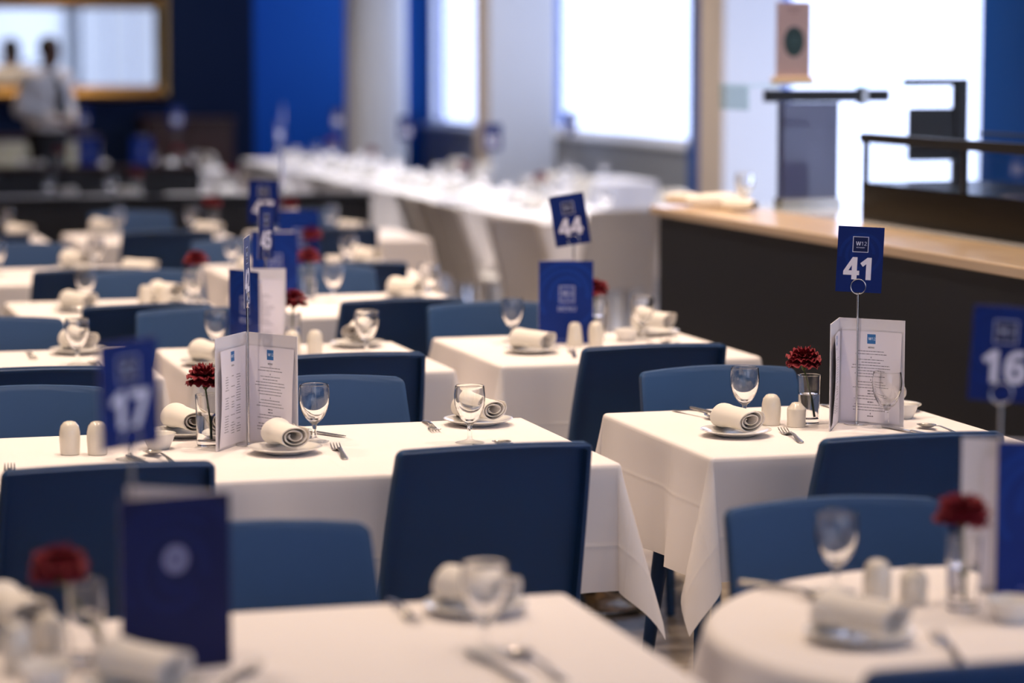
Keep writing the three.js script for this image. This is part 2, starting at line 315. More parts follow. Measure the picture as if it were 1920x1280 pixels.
// goblet: outline outer from rim to foot, inner wall; split in bowl / stem / foot that meet without caps
{
  const g = proto('goblet');
  const outer = [[.0312, .1255], [.0322, .118], [.0335, .106], [.0334, .095], [.0318, .083], [.0285, .071], [.0235, .060], [.0175, .051], [.0115, .045], [.0070, .0415], [.0052, .0385]];
  const inner = [[0, .0500], [.004, .0503], [.009, .0523], [.0150, .0573], [.0210, .0652], [.0260, .0745], [.0296, .0855], [.0315, .0962], [.0318, .106], [.0307, .118], [.0300, .1250], [.0304, .1260], [.0312, .1255]];
  part(g, 'bowl', lathe([...outer.slice().reverse(), ...inner.slice().reverse().slice(1)], 56), M.glass);
  part(g, 'stem', lathe([[.0060, .0105], [.0048, .016], [.0043, .024], [.0046, .032], [.0052, .0385]], 32), M.glass);
  part(g, 'foot', lathe([[0, .0004], [.029, .0004], [.0315, .0014], [.0315, .0024], [.024, .0042], [.014, .0066], [.0085, .0085], [.0060, .0105]], 48), M.pane);
  P.goblet = g;
}
// vase with water
{
  const g = proto('bud_vase'), R = .0262, H = .112;
  part(g, 'tumbler', lathe([[0, .0005], [.0215, .0005], [.0232, .003], [R, H - .001], [R - .0008, H], [R - .0016, H - .001], [.0215, .014], [.019, .0115], [0, .011]], 48), M.glass);
  part(g, 'water', lathe([[0, .0112], [.0188, .0117], [.0213, .0142], [.0236, .068], [.0232, .0678], [0, .0672]], 40), M.water);
  P.vase = g;
}
// carnation: ruffled petals, calyx, stem with narrow leaves
function carnation(seed, lean) {
  const g = proto('carnation'), r = mulberry(seed), petals = [];
  const top = V(lean[0], lean[2] || .142, lean[1]);
  for (let L = 0; L < 5; L++) {
    const n = [11, 11, 10, 8, 5][L];
    for (let k = 0; k < n; k++) {
      const az = (k + r() * .7) / n * Math.PI * 2 + L, el = [-.12, .22, .55, .85, 1.2][L] + (r() - .5) * .2, len = (.043 - L * .0030) * (.9 + r() * .2), wd = .68 + r() * .15, ph = r() * 6;
      const rows = [];
      for (let j = 0; j <= 7; j++) {
        const t = j / 7, row = [];
        for (let i = 0; i <= 12; i++) {
          const s = i / 6 - 1, a = az + s * wd * (.25 + .75 * t), fr = t * t * .0035 * Math.sin(s * 9 + ph) + (j === 7 ? .0018 * Math.sin(i * 2.6 + ph) : 0), rad = len * t * (1 - .10 * s * s), e = el + (.5 - t) * .35;
          row.push(V(top.x + Math.cos(a) * rad * Math.cos(e) , top.y + .006 + rad * Math.sin(e) + fr, top.z + Math.sin(a) * rad * Math.cos(e)));
        }
        rows.push(row);
      }
      petals.push(sheet(rows));
    }
  }
  part(g, 'blossom', mergeGeometries(petals), M.petal);
  const cal = lathe([[.002, -.020], [.0055, -.016], [.0068, -.006], [.0085, .003], [.0105, .009]], 16); cal.translate(top.x, top.y, top.z); part(g, 'calyx', cal, M.leaf);
  const foot = V(-lean[0] * .45 + .004, .016, -lean[1] * .4);
  const pts = [foot, foot.clone().lerp(top, .35).add(V(.002, 0, .001)), foot.clone().lerp(top, .7), V(top.x, top.y - .018, top.z)];
  part(g, 'stem', tube(pts, .0021, 20, 8), M.leaf);
  for (const [t, a] of [[.28, .4], [.30, 3.4], [.6, 1.9]]) {
    const b = pts[0].clone().lerp(pts[3], t), rows = [];
    for (let j = 0; j <= 6; j++) { const q = j / 6, w = .0017 * Math.sin(Math.PI * (.15 + .8 * q)), c = b.clone().add(V(Math.cos(a) * .012 * q, .022 * q, Math.sin(a) * .012 * q)); rows.push([V(c.x - Math.sin(a) * w, c.y, c.z + Math.cos(a) * w), V(c.x, c.y - .0006, c.z), V(c.x + Math.sin(a) * w, c.y, c.z - Math.cos(a) * w)]); }
    part(g, 'leaf', sheet(rows), M.leafTwo ||= std({ color: lin(.05, .10, .03), roughness: .6, side: THREE.DoubleSide }));
  }
  return g;
}
P.carnations = [carnation(4, [-.006, .004]), carnation(8, [-.014, .002]), carnation(15, [.006, -.004]), carnation(22, [-.036, .004, .130])];
// shakers
function shaker(name, H, R, kind) {
  const g = proto(name);
  const prof = kind === 'tall' ? [[0, 0], [R * .86, 0], [R * .92, .002], [R * .93, .006], [R * 1.0, H * .45], [R * .97, H * .68], [R * .84, H * .86], [R * .55, H * .97], [R * .25, H], [0, H]]
    : kind === 'short' ? [[0, 0], [R * .92, 0], [R * .97, .002], [R, H * .5], [R, H * .70], [R * .96, H * .76], [R * .62, H * .90], [R * .5, H * .97], [R * .25, H], [0, H]]
    : [[0, 0], [R * .98, 0], [R * 1.02, .003], [R * .92, H * .4], [R * .80, H * .75], [R * .70, H * .90], [R * .45, H * .985], [0, H]];
  part(g, 'body', lathe(prof, 40), M.ceramic);
  const holes = [[0, 0], [.004, .002], [-.004, .002]].map(([x, z]) => cyl(.0009, .0009, .0012, 8, x, H - .0004 - (x ? .0012 : 0), z));
  part(g, 'pour_holes', mergeGeometries(holes), M.dark); return g;
}
P.tall = shaker('salt_shaker', .071, .0222, 'tall'); P.short = shaker('pepper_shaker', .056, .0215, 'short'); P.cone = shaker('tapered_shaker', .069, .0235, 'cone');
// bread plate, small bowl
P.plate = (() => { const m = new THREE.Mesh(lathe([[0, .004], [.030, .004], [.034, 0], [.038, 0], [.046, .0035], [.074, .0125], [.0785, .0145], [.0785, .0160], [.074, .0152], [.050, .0075], [.044, .0062], [0, .0058]], 56), M.china); m.name = 'bread_plate'; return m; })();
P.bowl = (() => { const m = new THREE.Mesh(lathe([[0, .003], [.017, .003], [.019, 0], [.021, 0], [.024, .004], [.036, .032], [.0375, .0335], [.0362, .0345], [.034, .032], [.021, .008], [0, .006]], 4 * 12), M.china); m.name = 'sugar_bowl'; return m; })();
// rolled napkin: spiral sheet, lying along z, open end at +z; resting height 0
function napkin(seed, L, R, cone, bunch) {
  const r = mulberry(seed), turns = 2.7, N = 72, S = 22, out = [], inn = [], ph = r() * 6;
  const ring = [];
  for (let j = 0; j <= S; j++) {
    const t = j / S, sc = (1 - cone * (1 - t)) * (1 + bunch * Math.exp(-(((t - .1) / .16) ** 2))), rows = [], a = [], b = [];
    for (let i = 0; i <= N; i++) {
      const th = i / N * turns * Math.PI * 2, k = .26 + .74 * (i / N) ** .9, wob = 1 + .05 * Math.sin(th * 2 + ph + t * 2) + .03 * Math.sin(5 * t + th), rad = R * k * sc * wob, thk = .0026 + .0008 * Math.sin(th * 3 + ph);
      const zz = (t - .5) * L + (t > .9 ? .006 * Math.sin(th * .9 + ph) * (t - .9) / .1 : 0) + (t < .1 ? .006 * Math.sin(th * 1.1) * (1 - t / .1) : 0) - (i < N * .45 ? .004 * (1 - i / N / .45) : 0) * (t > .8 ? 1 : 0);
      const q = rad => V(Math.cos(th + 2.2 + t * .35) * rad * 1.10, Math.sin(th + 2.2 + t * .35) * rad * .92, zz);
      a.push(q(rad)); b.push(q(rad - thk));
    }
    ring.push([...a, ...b.reverse()]);
  }
  const n = ring[0].length, close = row => row.map((p, i) => p.clone().add(row[n - 1 - i]).multiplyScalar(.5));
  const g = sheet([close(ring[0]), ...ring, close(ring[S])], true); g.computeBoundingBox(); g.translate(0, -g.boundingBox.min.y, 0);
  const m = new THREE.Mesh(g, M.napkin); m.name = 'rolled_napkin'; return m;
}
P.napkins = [napkin(1, .132, .031, .05, .12), napkin(2, .124, .030, .12, .36), napkin(3, .134, .029, -.08, .12), napkin(5, .12, .031, .08, .45)];
// cutlery, lying along z with the handle end at +z, lowest point near y = 0
const sec = (z, w, t, y, d = 0) => ({ x: 0, y, z, w, t, d });
P.spoon = (() => {
  const b = [[-.0945, .001], [-.093, .009], [-.088, .0145], [-.080, .0185], [-.070, .0200], [-.060, .0188], [-.050, .0150], [-.042, .0095], [-.036, .0052], [-.028, .0036]];
  const secs = b.map(([z, w], i) => { const t = i / (b.length - 1), dish = Math.sin(Math.PI * Math.min(1, t * 1.08)); return sec(z, w, .0009, .0072 - .0062 * dish + t * .004, .0066 * dish); });
  const h = [[-.01, .0034, .0128], [.03, .0044, .0096], [.07, .0068, .0042], [.088, .0078, .0026], [.096, .0062, .0022], [.0985, .002, .0022]].map(([z, w, y]) => sec(z, w, .0013, y));
  const m = new THREE.Mesh(loft([...secs, ...h], 16), M.steel); m.name = 'soup_spoon'; return m;
})();
P.fork = (() => {
  const list = [loft([[-.046, .0105, .0022], [-.040, .0118, .0014], [-.030, .0108, .0024], [-.020, .0060, .0070], [-.012, .0036, .0100], [.02, .0040, .0100], [.06, .0062, .0046], [.085, .0076, .0024], [.094, .0058, .0020], [.0965, .002, .0020]].map(([z, w, y]) => sec(z, w, .0012, y)), 12)];
  for (const x of [-.0096, -.0032, .0032, .0096]) { const g = loft([[-.042, .0021, .0014], [-.060, .0019, .0020], [-.078, .0016, .0050], [-.090, .0010, .0084], [-.0925, .0003, .0090]].map(([z, w, y]) => sec(z, w, .0010, y)), 8); g.translate(x, 0, 0); list.push(g); }
  const m = new THREE.Mesh(mergeGeometries(list), M.steel); m.name = 'fork'; return m;
})();
P.knife = (() => {
  const g = proto('table_knife');
  part(g, 'handle', loft([[.0, .0050, .0042], [.008, .0062, .0044], [.05, .0066, .0044], [.10, .0080, .0046], [.108, .0066, .0044], [.1105, .002, .0044]].map(([z, w, y]) => sec(z, w, .0034, y)), 14), M.steel);
  part(g, 'blade', loft([[.004, .0046, .0042], [-.01, .0075, .0042], [-.03, .0088, .0040], [-.075, .0090, .0036], [-.095, .0078, .0034], [-.105, .0042, .0034], [-.108, .0008, .0034]].map(([z, w, y]) => ({ ...sec(z, w, .0009, y), x: z < -.09 ? -.0012 - (z + .09) * -.12 : 0 })), 10), M.steel);
  return g;
})();
// table number stand
P.stand = (() => {
  const g = proto('number_stand');
  part(g, 'base', lathe([[0, 0], [.0275, 0], [.0285, .001], [.0285, .0028], [.027, .0038], [.006, .0046], [0, .0046]], 48), M.chrome);
  part(g, 'pole', cyl(.0028, .0028, .291, 14, 0, .1495, 0), M.chrome);
  const pts = []; for (let i = 0; i <= 64; i++) { const a = -Math.PI / 2 + i / 64 * Math.PI * 4; pts.push(V(Math.cos(a) * .0168, .313 + Math.sin(a) * .0168, (i / 64 - .5) * .0042)); }
  part(g, 'ring_clip', tube(pts, .00125, 120, 8), M.chrome); return g;
})();
const cardMats = {};
function numberCard(txt) {
  const face = cardMats[txt] ||= phys({ map: numberCardTex(txt), roughness: .45, specularIntensity: .45 });
  const m = new THREE.Mesh(new THREE.BoxGeometry(.103, .148, .0009), [M.paper, M.paper, M.paper, M.paper, face, face]); m.geometry.translate(0, .074, 0); m.name = 'number_card'; return m;
}
// menu folder from its spine to two free edges, standing on the table
function menu(spine, endA, endB, y, label, printA, printB, widths = [.158, .158]) {
  const pages = true;
  const g = new THREE.Group(); g.name = numbered('menu_folder'); g.position.set(spine[0], y, spine[1]); scene.add(g);
  const a = V(endA[0] - spine[0], 0, endA[1] - spine[1]), b = V(endB[0] - spine[0], 0, endB[1] - spine[1]);
  [[a, b, 'back_cover', printA], [b, a, 'front_cover', printB]].forEach(([d, other, name, print], k) => {
    const W = widths[k], H = .240, dir = d.clone().normalize(), n = V(0, 1, 0), zz = dir.clone().cross(n), fl = zz.dot(other) < 0;
    const X = fl ? dir.clone().negate() : dir, Z = X.clone().cross(V(0, 1, 0));
    const mat = new THREE.Matrix4().makeBasis(X, V(0, 1, 0), Z), x0 = fl ? -W : 0;
    const geo = new THREE.BoxGeometry(W, H, .0014); geo.translate(x0 + W / 2, H / 2, 0); geo.applyMatrix4(mat);
    const out = { cover: coverMat, back: backMat }[print] || navyCard;
    const c = new THREE.Mesh(geo, [M.paper, M.paper, M.paper, M.paper, M.paper, out]); c.name = name; g.add(c);
    if (pages) {
      const rows = []; const w = .146, h = .206;
      for (let j = 0; j <= 10; j++) { const row = []; for (let i = 0; i <= 10; i++) { const s = i / 10, t = j / 10, far = fl ? 1 - s : s; row.push(V(x0 + W / 2 - w / 2 + s * w, .006 + t * h, .0016 + .010 * far * far * (.35 + .65 * Math.sin(t * 2.6 + k)) + .0012 * t)); } rows.push(row); }
      const pg = sheet(rows); pg.applyMatrix4(mat); const p = new THREE.Mesh(pg, k ? pageA : pageB); p.name = 'insert_page'; c.add(p);
    }
  });
  g.userData = { label, category: 'menu', group: 'menu folders' }; usedLabels.add(label); return shadows(g);
}

// ------------------------------------------------------------------ tables, cloths and what stands on them
const TY = .7435, TOP = .7445;      // table top; upper face of the cloth
const tables = {};
const clothMeshes = {};
function table(key, x0, x1, z0, z1, desc, opt = {}) {
  const wx = x1 - x0, wz = Math.abs(z0 - z1), cx = (x0 + x1) / 2, cz = (z0 + z1) / 2, pk = wx.toFixed(2) + wz.toFixed(2);
  P['t' + pk] ||= tableProto(wx - .006, wz - .006, opt.round);
  place(P['t' + pk], [cx, 0, cz], 0, 'chrome pedestal table under the cloth of ' + desc, 'table', 'dining tables');
  const seed = (opt.seed ?? Object.keys(tables).length) % 5, ck = pk + seed;
  if (!clothMeshes[ck]) { const m = new THREE.Mesh((opt.round ? roundCloth(wx / 2, .30) : clothGeo(wx / 2, wz / 2, opt.drop || .27, seed + 3)), opt.mat || M.cloth); m.name = 'tablecloth'; clothMeshes[ck] = m; }
  place(clothMeshes[ck], [cx, TOP, cz], 0, 'white cloth draped over ' + desc, 'tablecloth', 'white tablecloths');
  tables[key] = { desc, cx, cz, x0, x1 };
}
const D = k => tables[k].desc;
const G = (x, z, k, w) => place(P.goblet, [x, TOP, z], rnd() * 6, `clear stemmed goblet ${w} on ${D(k)}`, 'goblet', 'stemmed goblets');
const PL = (x, z, k, w) => place(P.plate, [x, TOP, z], 0, `small white bread plate ${w} on ${D(k)}`, 'plate', 'bread plates');
let napN = 0;
const NA = (x, z, ry, k, w, i) => place(P.napkins[i ?? napN++ % 4], [x, TOP + .0125, z], ry, `rolled white napkin ${w} on ${D(k)}`, 'napkin', 'rolled napkins');
const PN = (x, z, ry, k, w, i) => { PL(x, z, k, w); NA(x, z, ry, k, w, i); };
const FK = (x, z, ry, k, w) => place(P.fork, [x, TOP + .0004, z], ry, `steel fork ${w} on ${D(k)}`, 'fork', 'forks');
const KN = (x, z, ry, k, w) => place(P.knife, [x, TOP + .0004, z], ry, `steel table knife ${w} on ${D(k)}`, 'knife', 'table knives');
const SP = (x, z, ry, k, w) => place(P.spoon, [x, TOP + .0004, z], ry, `steel soup spoon ${w} on ${D(k)}`, 'spoon', 'soup spoons');
const BW = (x, z, k) => place(P.bowl, [x, TOP, z], 0, `small tapered white bowl on ${D(k)}`, 'bowl', 'small white bowls');
const VA = (x, z, k, i, ry = 0) => { place(P.vase, [x, TOP, z], 0, `water-filled glass tumbler on ${D(k)}`, 'vase', 'bud vases'); place(P.carnations[i], [x, TOP + .0, z], ry, `dark red carnation in the tumbler on ${D(k)}`, 'flower', 'red carnations'); };
const SH = (p, x, z, k, w) => place(p, [x, TOP, z], 0, `cream ceramic ${w} on ${D(k)}`, 'shaker', 'ceramic shakers');
const ST = (x, z, ry, k, txt, tilt = 0, yaw = ry, hs = 1) => {
  place(P.stand, [x, TOP, z], ry, `chrome ring stand on ${D(k)}`, 'stand', 'table number stands').scale.y = hs;
  const c = place(numberCard(txt), [x, TOP + .313 * hs - .013, z], yaw, `navy card above ${D(k)}`, 'sign', 'table number cards'); c.rotation.z = tilt; return c;
};
const CH_N = (x, z, k, w, yaw = 0) => place(P.chair, [x, 0, z], yaw, `navy chair seen from behind, ${w} ${D(k)}`, 'chair', 'navy dining chairs');
const CH_F = (x, z, k, w, yaw = 0) => place(P.chair, [x, 0, z], Math.PI + yaw, `navy chair facing us, ${w} ${D(k)}`, 'chair', 'navy dining chairs');

table('42', .31, 1.715, -5.15, -5.85, 'the long table numbered forty-two', { seed: 1 });
table('41', 1.935, 2.655, -5.17, -5.87, 'the table numbered forty-one', { seed: 2 });
table('17', -.19, 1.21, -3.20, -3.90, 'the front table numbered seventeen', { seed: 3 });
table('16', 1.345, 2.255, -3.035, -3.945, 'the round front table numbered sixteen', { seed: 4, round: true });
table('44', 1.965, 2.70, -6.87, -7.58, 'the table numbered forty-four', { seed: 0 });
table('45', 1.13, 1.81, -6.82, -7.52, 'the table numbered forty-five', { seed: 1 });
table('L2', .36, 1.04, -6.87, -7.57, 'the left-edge table past table forty-two', { seed: 2 });
table('L3', .86, 1.505, -8.35, -9.07, 'the left table past table forty-five', { seed: 3 });
table('47', 1.615, 2.335, -8.33, -9.05, 'the table numbered forty-seven', { seed: 4 });
table('L4', .85, 1.53, -9.80, -10.51, 'the fourth-row left table', { seed: 0 });
table('M4', 1.765, 2.49, -9.76, -10.47, 'the fourth-row centre table', { seed: 1 });
table('L5', .62, 1.32, -11.78, -12.52, 'the fifth-row left-edge table', { seed: 2 });
table('M5', 1.455, 2.16, -11.78, -12.52, 'the fifth-row centre table', { seed: 3 });
table('N5', 2.30, 3.00, -11.70, -12.42, 'the fifth-row table at right', { seed: 4 });

// table 41
PN(2.09, -5.44, .16, '41', 'at the near left', 0); FK(2.199, -5.385, -.16, '41', 'beside the near plate'); KN(2.478, -5.37, .2, '41', 'at the near right'); SP(2.548, -5.36, .1, '41', 'at the near right'); G(2.462, -5.468, '41', 'at the near right');
G(2.187, -5.64, '41', 'at the far left'); SP(2.118, -5.765, Math.PI + .25, '41', 'at the far left'); KN(2.165, -5.77, Math.PI + .2, '41', 'at the far left'); PN(2.585, -5.735, -.3, '41', 'at the far right', 3); FK(2.47, -5.765, Math.PI, '41', 'behind the menu');
BW(2.562, -5.60, '41'); SH(P.tall, 2.228, -5.578, '41', 'tall salt shaker'); SH(P.short, 2.272, -5.536, '41', 'short pepper shaker'); VA(2.318, -5.575, '41', 1, 0);
menu([2.392, -5.578], [2.318, -5.452], [2.489, -5.478], TOP, 'open menu folder showing white pages on the table numbered forty-one', '', '');
ST(2.419, -5.538, -.4, '41', '41', -.04, -.40);
CH_N(2.243, -4.835, '41', 'at the near side of'); CH_F(2.254, -6.011, '41', 'at the far side of');
// table 42
SH(P.tall, .651, -5.57, '42', 'shaker at left'); place(P.tall, [.706, TOP, -5.552], 1, 'cream ceramic shaker right of its twin on the long table numbered forty-two', 'shaker', 'ceramic shakers');
G(.762, -5.46, '42', 'behind card seventeen'); SP(.826, -5.44, .15, '42', 'right of card seventeen'); KN(.78, -5.40, .15, '42', 'right of card seventeen'); FK(.503, -5.335, -.1, '42', 'at the left edge');
PN(.925, -5.77, .2, '42', 'left of the carnation', 2); BW(.842, -5.60, '42'); VA(.949, -5.61, '42', 0, .3);
menu([1.040, -5.648], [.966, -5.54], [1.096, -5.562], TOP, 'open menu folder showing white pages on the long table numbered forty-two', '', '');
ST(1.036, -5.60, 1.25, '42', '42', .02, 1.26);
PN(1.087, -5.462, .14, '42', 'in front of the menu', 1); FK(1.198, -5.43, -.1, '42', 'right of the front napkin'); G(1.18, -5.602, '42', 'right of the menu'); SP(1.155, -5.745, Math.PI + .35, '42', 'behind the menu'); KN(1.205, -5.742, Math.PI + .5, '42', 'behind the menu');
FK(1.478, -5.755, Math.PI - .1, '42', 'near the right plate'); PN(1.592, -5.765, .3, '42', 'at the far right', 2); G(1.498, -5.493, '42', 'at the near right'); KN(1.512, -5.35, .12, '42', 'behind the near chair'); SP(1.562, -5.375, .1, '42', 'behind the near chair');
CH_N(1.40, -4.926, '42', 'at the near right of', .03); CH_N(.645, -4.886, '42', 'at the near left of', .02); CH_F(1.295, -6.085, '42', 'at the far right of'); CH_F(.60, -6.085, '42', 'at the far left of');
// table 17 (front left)
PN(1.045, -3.80, .5, '17', 'at the far right', 0); FK(.94, -3.83, Math.PI, '17', 'beside the far plate'); G(.988, -3.545, '17', 'at the near right'); KN(.975, -3.43, .1, '17', 'at the near right'); SP(1.03, -3.425, .1, '17', 'at the near right');
menu([.632, -3.565], [.476, -3.535], [.50, -3.66], TOP, 'closed navy menu folder with a pale round emblem on the front table numbered seventeen', 'back', '');
ST(.505, -3.61, .5, '17', '17', .03, .56);
VA(.443, -3.64, '17', 3, 0); PN(.36, -3.80, .3, '17', 'at the far left', 3); PN(.49, -3.44, .55, '17', 'in front of the menu', 0); FK(.62, -3.46, -.5, '17', 'under the menu corner'); SH(P.tall, .345, -3.60, '17', 'shaker'); SH(P.short, .40, -3.715, '17', 'pepper pot'); BW(.37, -3.49, '17');
CH_F(.77, -4.19, '17', 'at the far right of'); CH_F(.1, -4.19, '17', 'at the far left of');
// table 16 (front right)
G(1.625, -3.79, '16', 'at the far left'); SP(1.545, -3.80, Math.PI + .5, '16', 'at the far left'); KN(1.575, -3.81, Math.PI + .7, '16', 'at the far left'); SH(P.tall, 1.648, -3.685, '16', 'tall salt shaker'); SH(P.short, 1.706, -3.68, '16', 'short pepper shaker'); VA(1.757, -3.615, '16', 2, 1);
PN(1.52, -3.46, .5, '16', 'at the near left', 2); FK(1.62, -3.38, -.25, '16', 'beside the near plate'); BW(1.79, -3.52, '16');
menu([2.0017, -3.644], [1.856, -3.705], [1.822, -3.765], TOP, 'navy menu folder at the right edge on the round front table numbered sixteen', 'cover', '', [.158, .215]);
ST(1.868, -3.722, -.4, '16', '16', -.05, -.45);
CH_F(1.765, -4.146, '16', 'at the far side of', .02); CH_N(1.52, -2.965, '16', 'at the near side of');
// table 44
menu([2.212, -7.352], [2.362, -7.312], [2.345, -7.44], TOP, 'closed navy menu folder on the table numbered forty-four', 'cover', '');
ST(2.333, -7.40, -.25, '44', '44', .16, -.3, .94);
SH(P.cone, 2.294, -7.262, '44', 'tapered shaker'); SH(P.tall, 2.352, -7.246, '44', 'domed shaker'); PN(2.125, -7.13, .45, '44', 'at the near left', 0); FK(2.225, -7.06, -.25, '44', 'beside the near plate'); G(2.542, -7.386, '44', 'at the far right'); BW(2.478, -7.35, '44'); PN(2.61, -7.49, .6, '44', 'at the far right', 3); SP(2.575, -7.19, .1, '44', 'at the near right'); KN(2.53, -7.17, .1, '44', 'at the near right'); VA(2.415, -7.43, '44', 2, 3); G(2.155, -7.43, '44', 'behind the menu');
CH_N(2.287, -6.53, '44', 'at the near side of'); CH_F(2.18, -7.775, '44', 'at the far side of');
// table 45
menu([1.305, -7.33], [1.362, -7.183], [1.457, -7.286], TOP, 'navy menu folder beside the red carnation on the table numbered forty-five', 'cover', '');
ST(1.415, -7.36, .9, '45', '45', -.06, .95, .88);
VA(1.482, -7.33, '45', 0, 1.4); SH(P.tall, 1.467, -7.255, '45', 'left shaker of the pair'); place(P.tall, [1.528, TOP, -7.238], 1, 'cream ceramic shaker, right one of the pair on the table numbered forty-five', 'shaker', 'ceramic shakers');
PN(1.69, -7.42, -.5, '45', 'at the far right', 3); G(1.665, -7.19, '45', 'at the near right'); SP(1.712, -7.11, .1, '45', 'at the near right'); PN(1.205, -7.08, .3, '45', 'at the near left', 2); SP(1.235, -7.44, Math.PI, '45', 'at the far left'); G(1.262, -7.295, '45', 'left of the menu');
CH_N(1.476, -6.553, '45', 'at the near side of'); CH_F(1.31, -7.835, '45', 'at the far side of');
// left-edge table of that row
G(.865, -7.195, 'L2', 'near the front edge'); PN(.90, -7.465, .35, 'L2', 'at the far right', 1); FK(.765, -7.42, Math.PI, 'L2', 'at the far side'); SP(.915, -7.11, .1, 'L2', 'near the front edge');
CH_N(.66, -6.467, 'L2', 'at the near side of'); CH_F(.69, -7.72, 'L2', 'at the far side of');
// rows further back
G(1.094, -8.84, 'L3', 'at left'); PN(1.05, -8.70, .5, 'L3', 'at the near left'); SH(P.cone, 1.289, -8.83, 'L3', 'tapered shaker'); SH(P.tall, 1.345, -8.82, 'L3', 'domed shaker'); PN(1.38, -8.97, .5, 'L3', 'at the far right'); G(1.43, -8.70, 'L3', 'at the near right'); VA(1.462, -8.87, 'L3', 0, 2);
SP(1.40, -8.55, .1, 'L3', 'at the near right'); SP(1.06, -8.95, Math.PI, 'L3', 'at the far left');
CH_N(1.182, -8.025, 'L3', 'at the near side of'); CH_F(1.36, -9.27, 'L3', 'at the far side of');
menu([1.64, -8.80], [1.79, -8.76], [1.80, -8.83], TOP, 'navy menu folder on the table numbered forty-seven', 'cover', '');
ST(1.70, -8.88, -.25, '47', '47', -.02, -.3, .88); G(1.925, -8.81, '47', 'right of the menu'); PN(2.20, -8.90, .5, '47', 'at the far right'); G(2.245, -8.76, '47', 'at the near right'); VA(1.86, -8.90, '47', 1, 1.2);
CH_N(1.969, -7.985, '47', 'at the near side of'); CH_F(1.975, -9.28, '47', 'at the far side of');
G(1.318, -10.32, 'L4', 'at the right end'); PN(1.25, -10.40, .5, 'L4', 'at the far right'); PN(1.44, -10.0, .9, 'L4', 'at the near right'); G(.93, -10.2, 'L4', 'at the left end'); SP(1.37, -10.2, 0, 'L4', 'at the right end');
CH_N(1.18, -9.41, 'L4', 'at the near side of'); CH_F(1.08, -10.74, 'L4', 'at the far side of');
menu([1.98, -10.05], [2.085, -10.02], [2.04, -10.12], TOP, 'navy menu folder on the fourth-row centre table', 'cover', '');
ST(2.02, -10.16, 1.2, 'M4', '48', 0, 1.25); VA(2.10, -10.02, 'M4', 2); BW(2.265, -10.35, 'M4'); G(2.283, -10.17, 'M4', 'at right'); PN(2.40, -10.36, .5, 'M4', 'at the far right'); G(1.83, -10.2, 'M4', 'at left'); PN(1.87, -9.95, .6, 'M4', 'at the near left');
CH_N(2.149, -9.45, 'M4', 'at the near side of'); CH_F(1.95, -10.72, 'M4', 'at the far side of');
G(1.69, -12.4, 'M5', 'at left'); PN(1.62, -12.40, .6, 'M5', 'at the far left'); G(2.03, -12.38, 'M5', 'at right'); PN(2.07, -12.15, .7, 'M5', 'at the near right'); VA(2.12, -12.30, 'M5', 0); CH_N(1.763, -11.36, 'M5', 'at the near side of'); CH_F(1.8, -12.78, 'M5', 'at the far side of');
G(1.18, -12.4, 'L5', 'at right'); PN(1.22, -12.25, .6, 'L5', 'at right'); CH_N(.98, -11.36, 'L5', 'at the near side of');
G(2.68, -12.3, 'N5', 'at the far side'); PN(2.72, -12.05, .6, 'N5', 'at the near side'); VA(2.45, -12.1, 'N5', 1); CH_N(2.49, -11.36, 'N5', 'at the near side of'); CH_F(2.6, -12.7, 'N5', 'at the far side of');

// ------------------------------------------------------------------ ceiling downlights: fitting, glowing lens and its light
{
  const trim = lathe([[.075, 0], [.085, -.002], [.085, -.010], [.062, -.010], [.055, 0]], 28), lens = cyl(.054, .054, .004, 24, 0, -.004, 0);
  const spots = [];
  for (const z of [-3.0, -5.0, -6.8, -8.6, -10.4, -12.4]) for (const x of [-.3, 1.35, 3.0]) spots.push([x, z]);
  for (const p of [[2.9, -22.4], [1.6, -22.4], [4.7, -20.2], [4.7, -16.0], [3.4, -9.0], [4.2, -13.4], [4.2, -15.8], [4.2, -18.2], [5.2, -13.2]]) spots.push(p);  // last four lamps are added to brighten the window-side tables
  const ordinal = (x, z) => `over x ${x} z ${z}`;
  const rows = ['first', 'second', 'third', 'fourth', 'fifth', 'sixth', 'seventh', 'eighth', 'ninth'];
  spots.forEach(([x, z], i) => {
    const g = proto('ceiling_downlight'); part(g, 'trim_ring', trim, M.whitePaint); part(g, 'lens', lens, M.lampGlow);
    const lab = i < 18 ? `warm recessed ceiling downlight, ${rows[Math.floor(i / 3)]} row, ${['left', 'middle', 'right'][i % 3]} one` : 'warm recessed ceiling downlight ' + ['over the gilt mirror', 'left of the gilt mirror', 'beside the round white column', 'beside the square white column', 'over the far end of the bar', 'added to brighten the white chairs nearest the bar', 'added to brighten the second window-side table', 'added to brighten the third window-side table', 'added for brightness beside the tall window'][i - 18];
    place(g, [x, CH, z], 0, lab, 'light', 'ceiling downlights');
    const s = new THREE.SpotLight(i > 19 && i !== 22 ? NEUTRAL : WARM, i === 22 ? SPOT * 2.2 : i > 19 ? SPOT * 1.6 : i < 3 ? SPOT * .4 : SPOT, 0, .86, .8, 2); s.position.set(x, CH - .02, z); s.target.position.set(x, 0, z); s.castShadow = true; s.shadow.radius = 2.5; scene.add(s, s.target);
  });
}

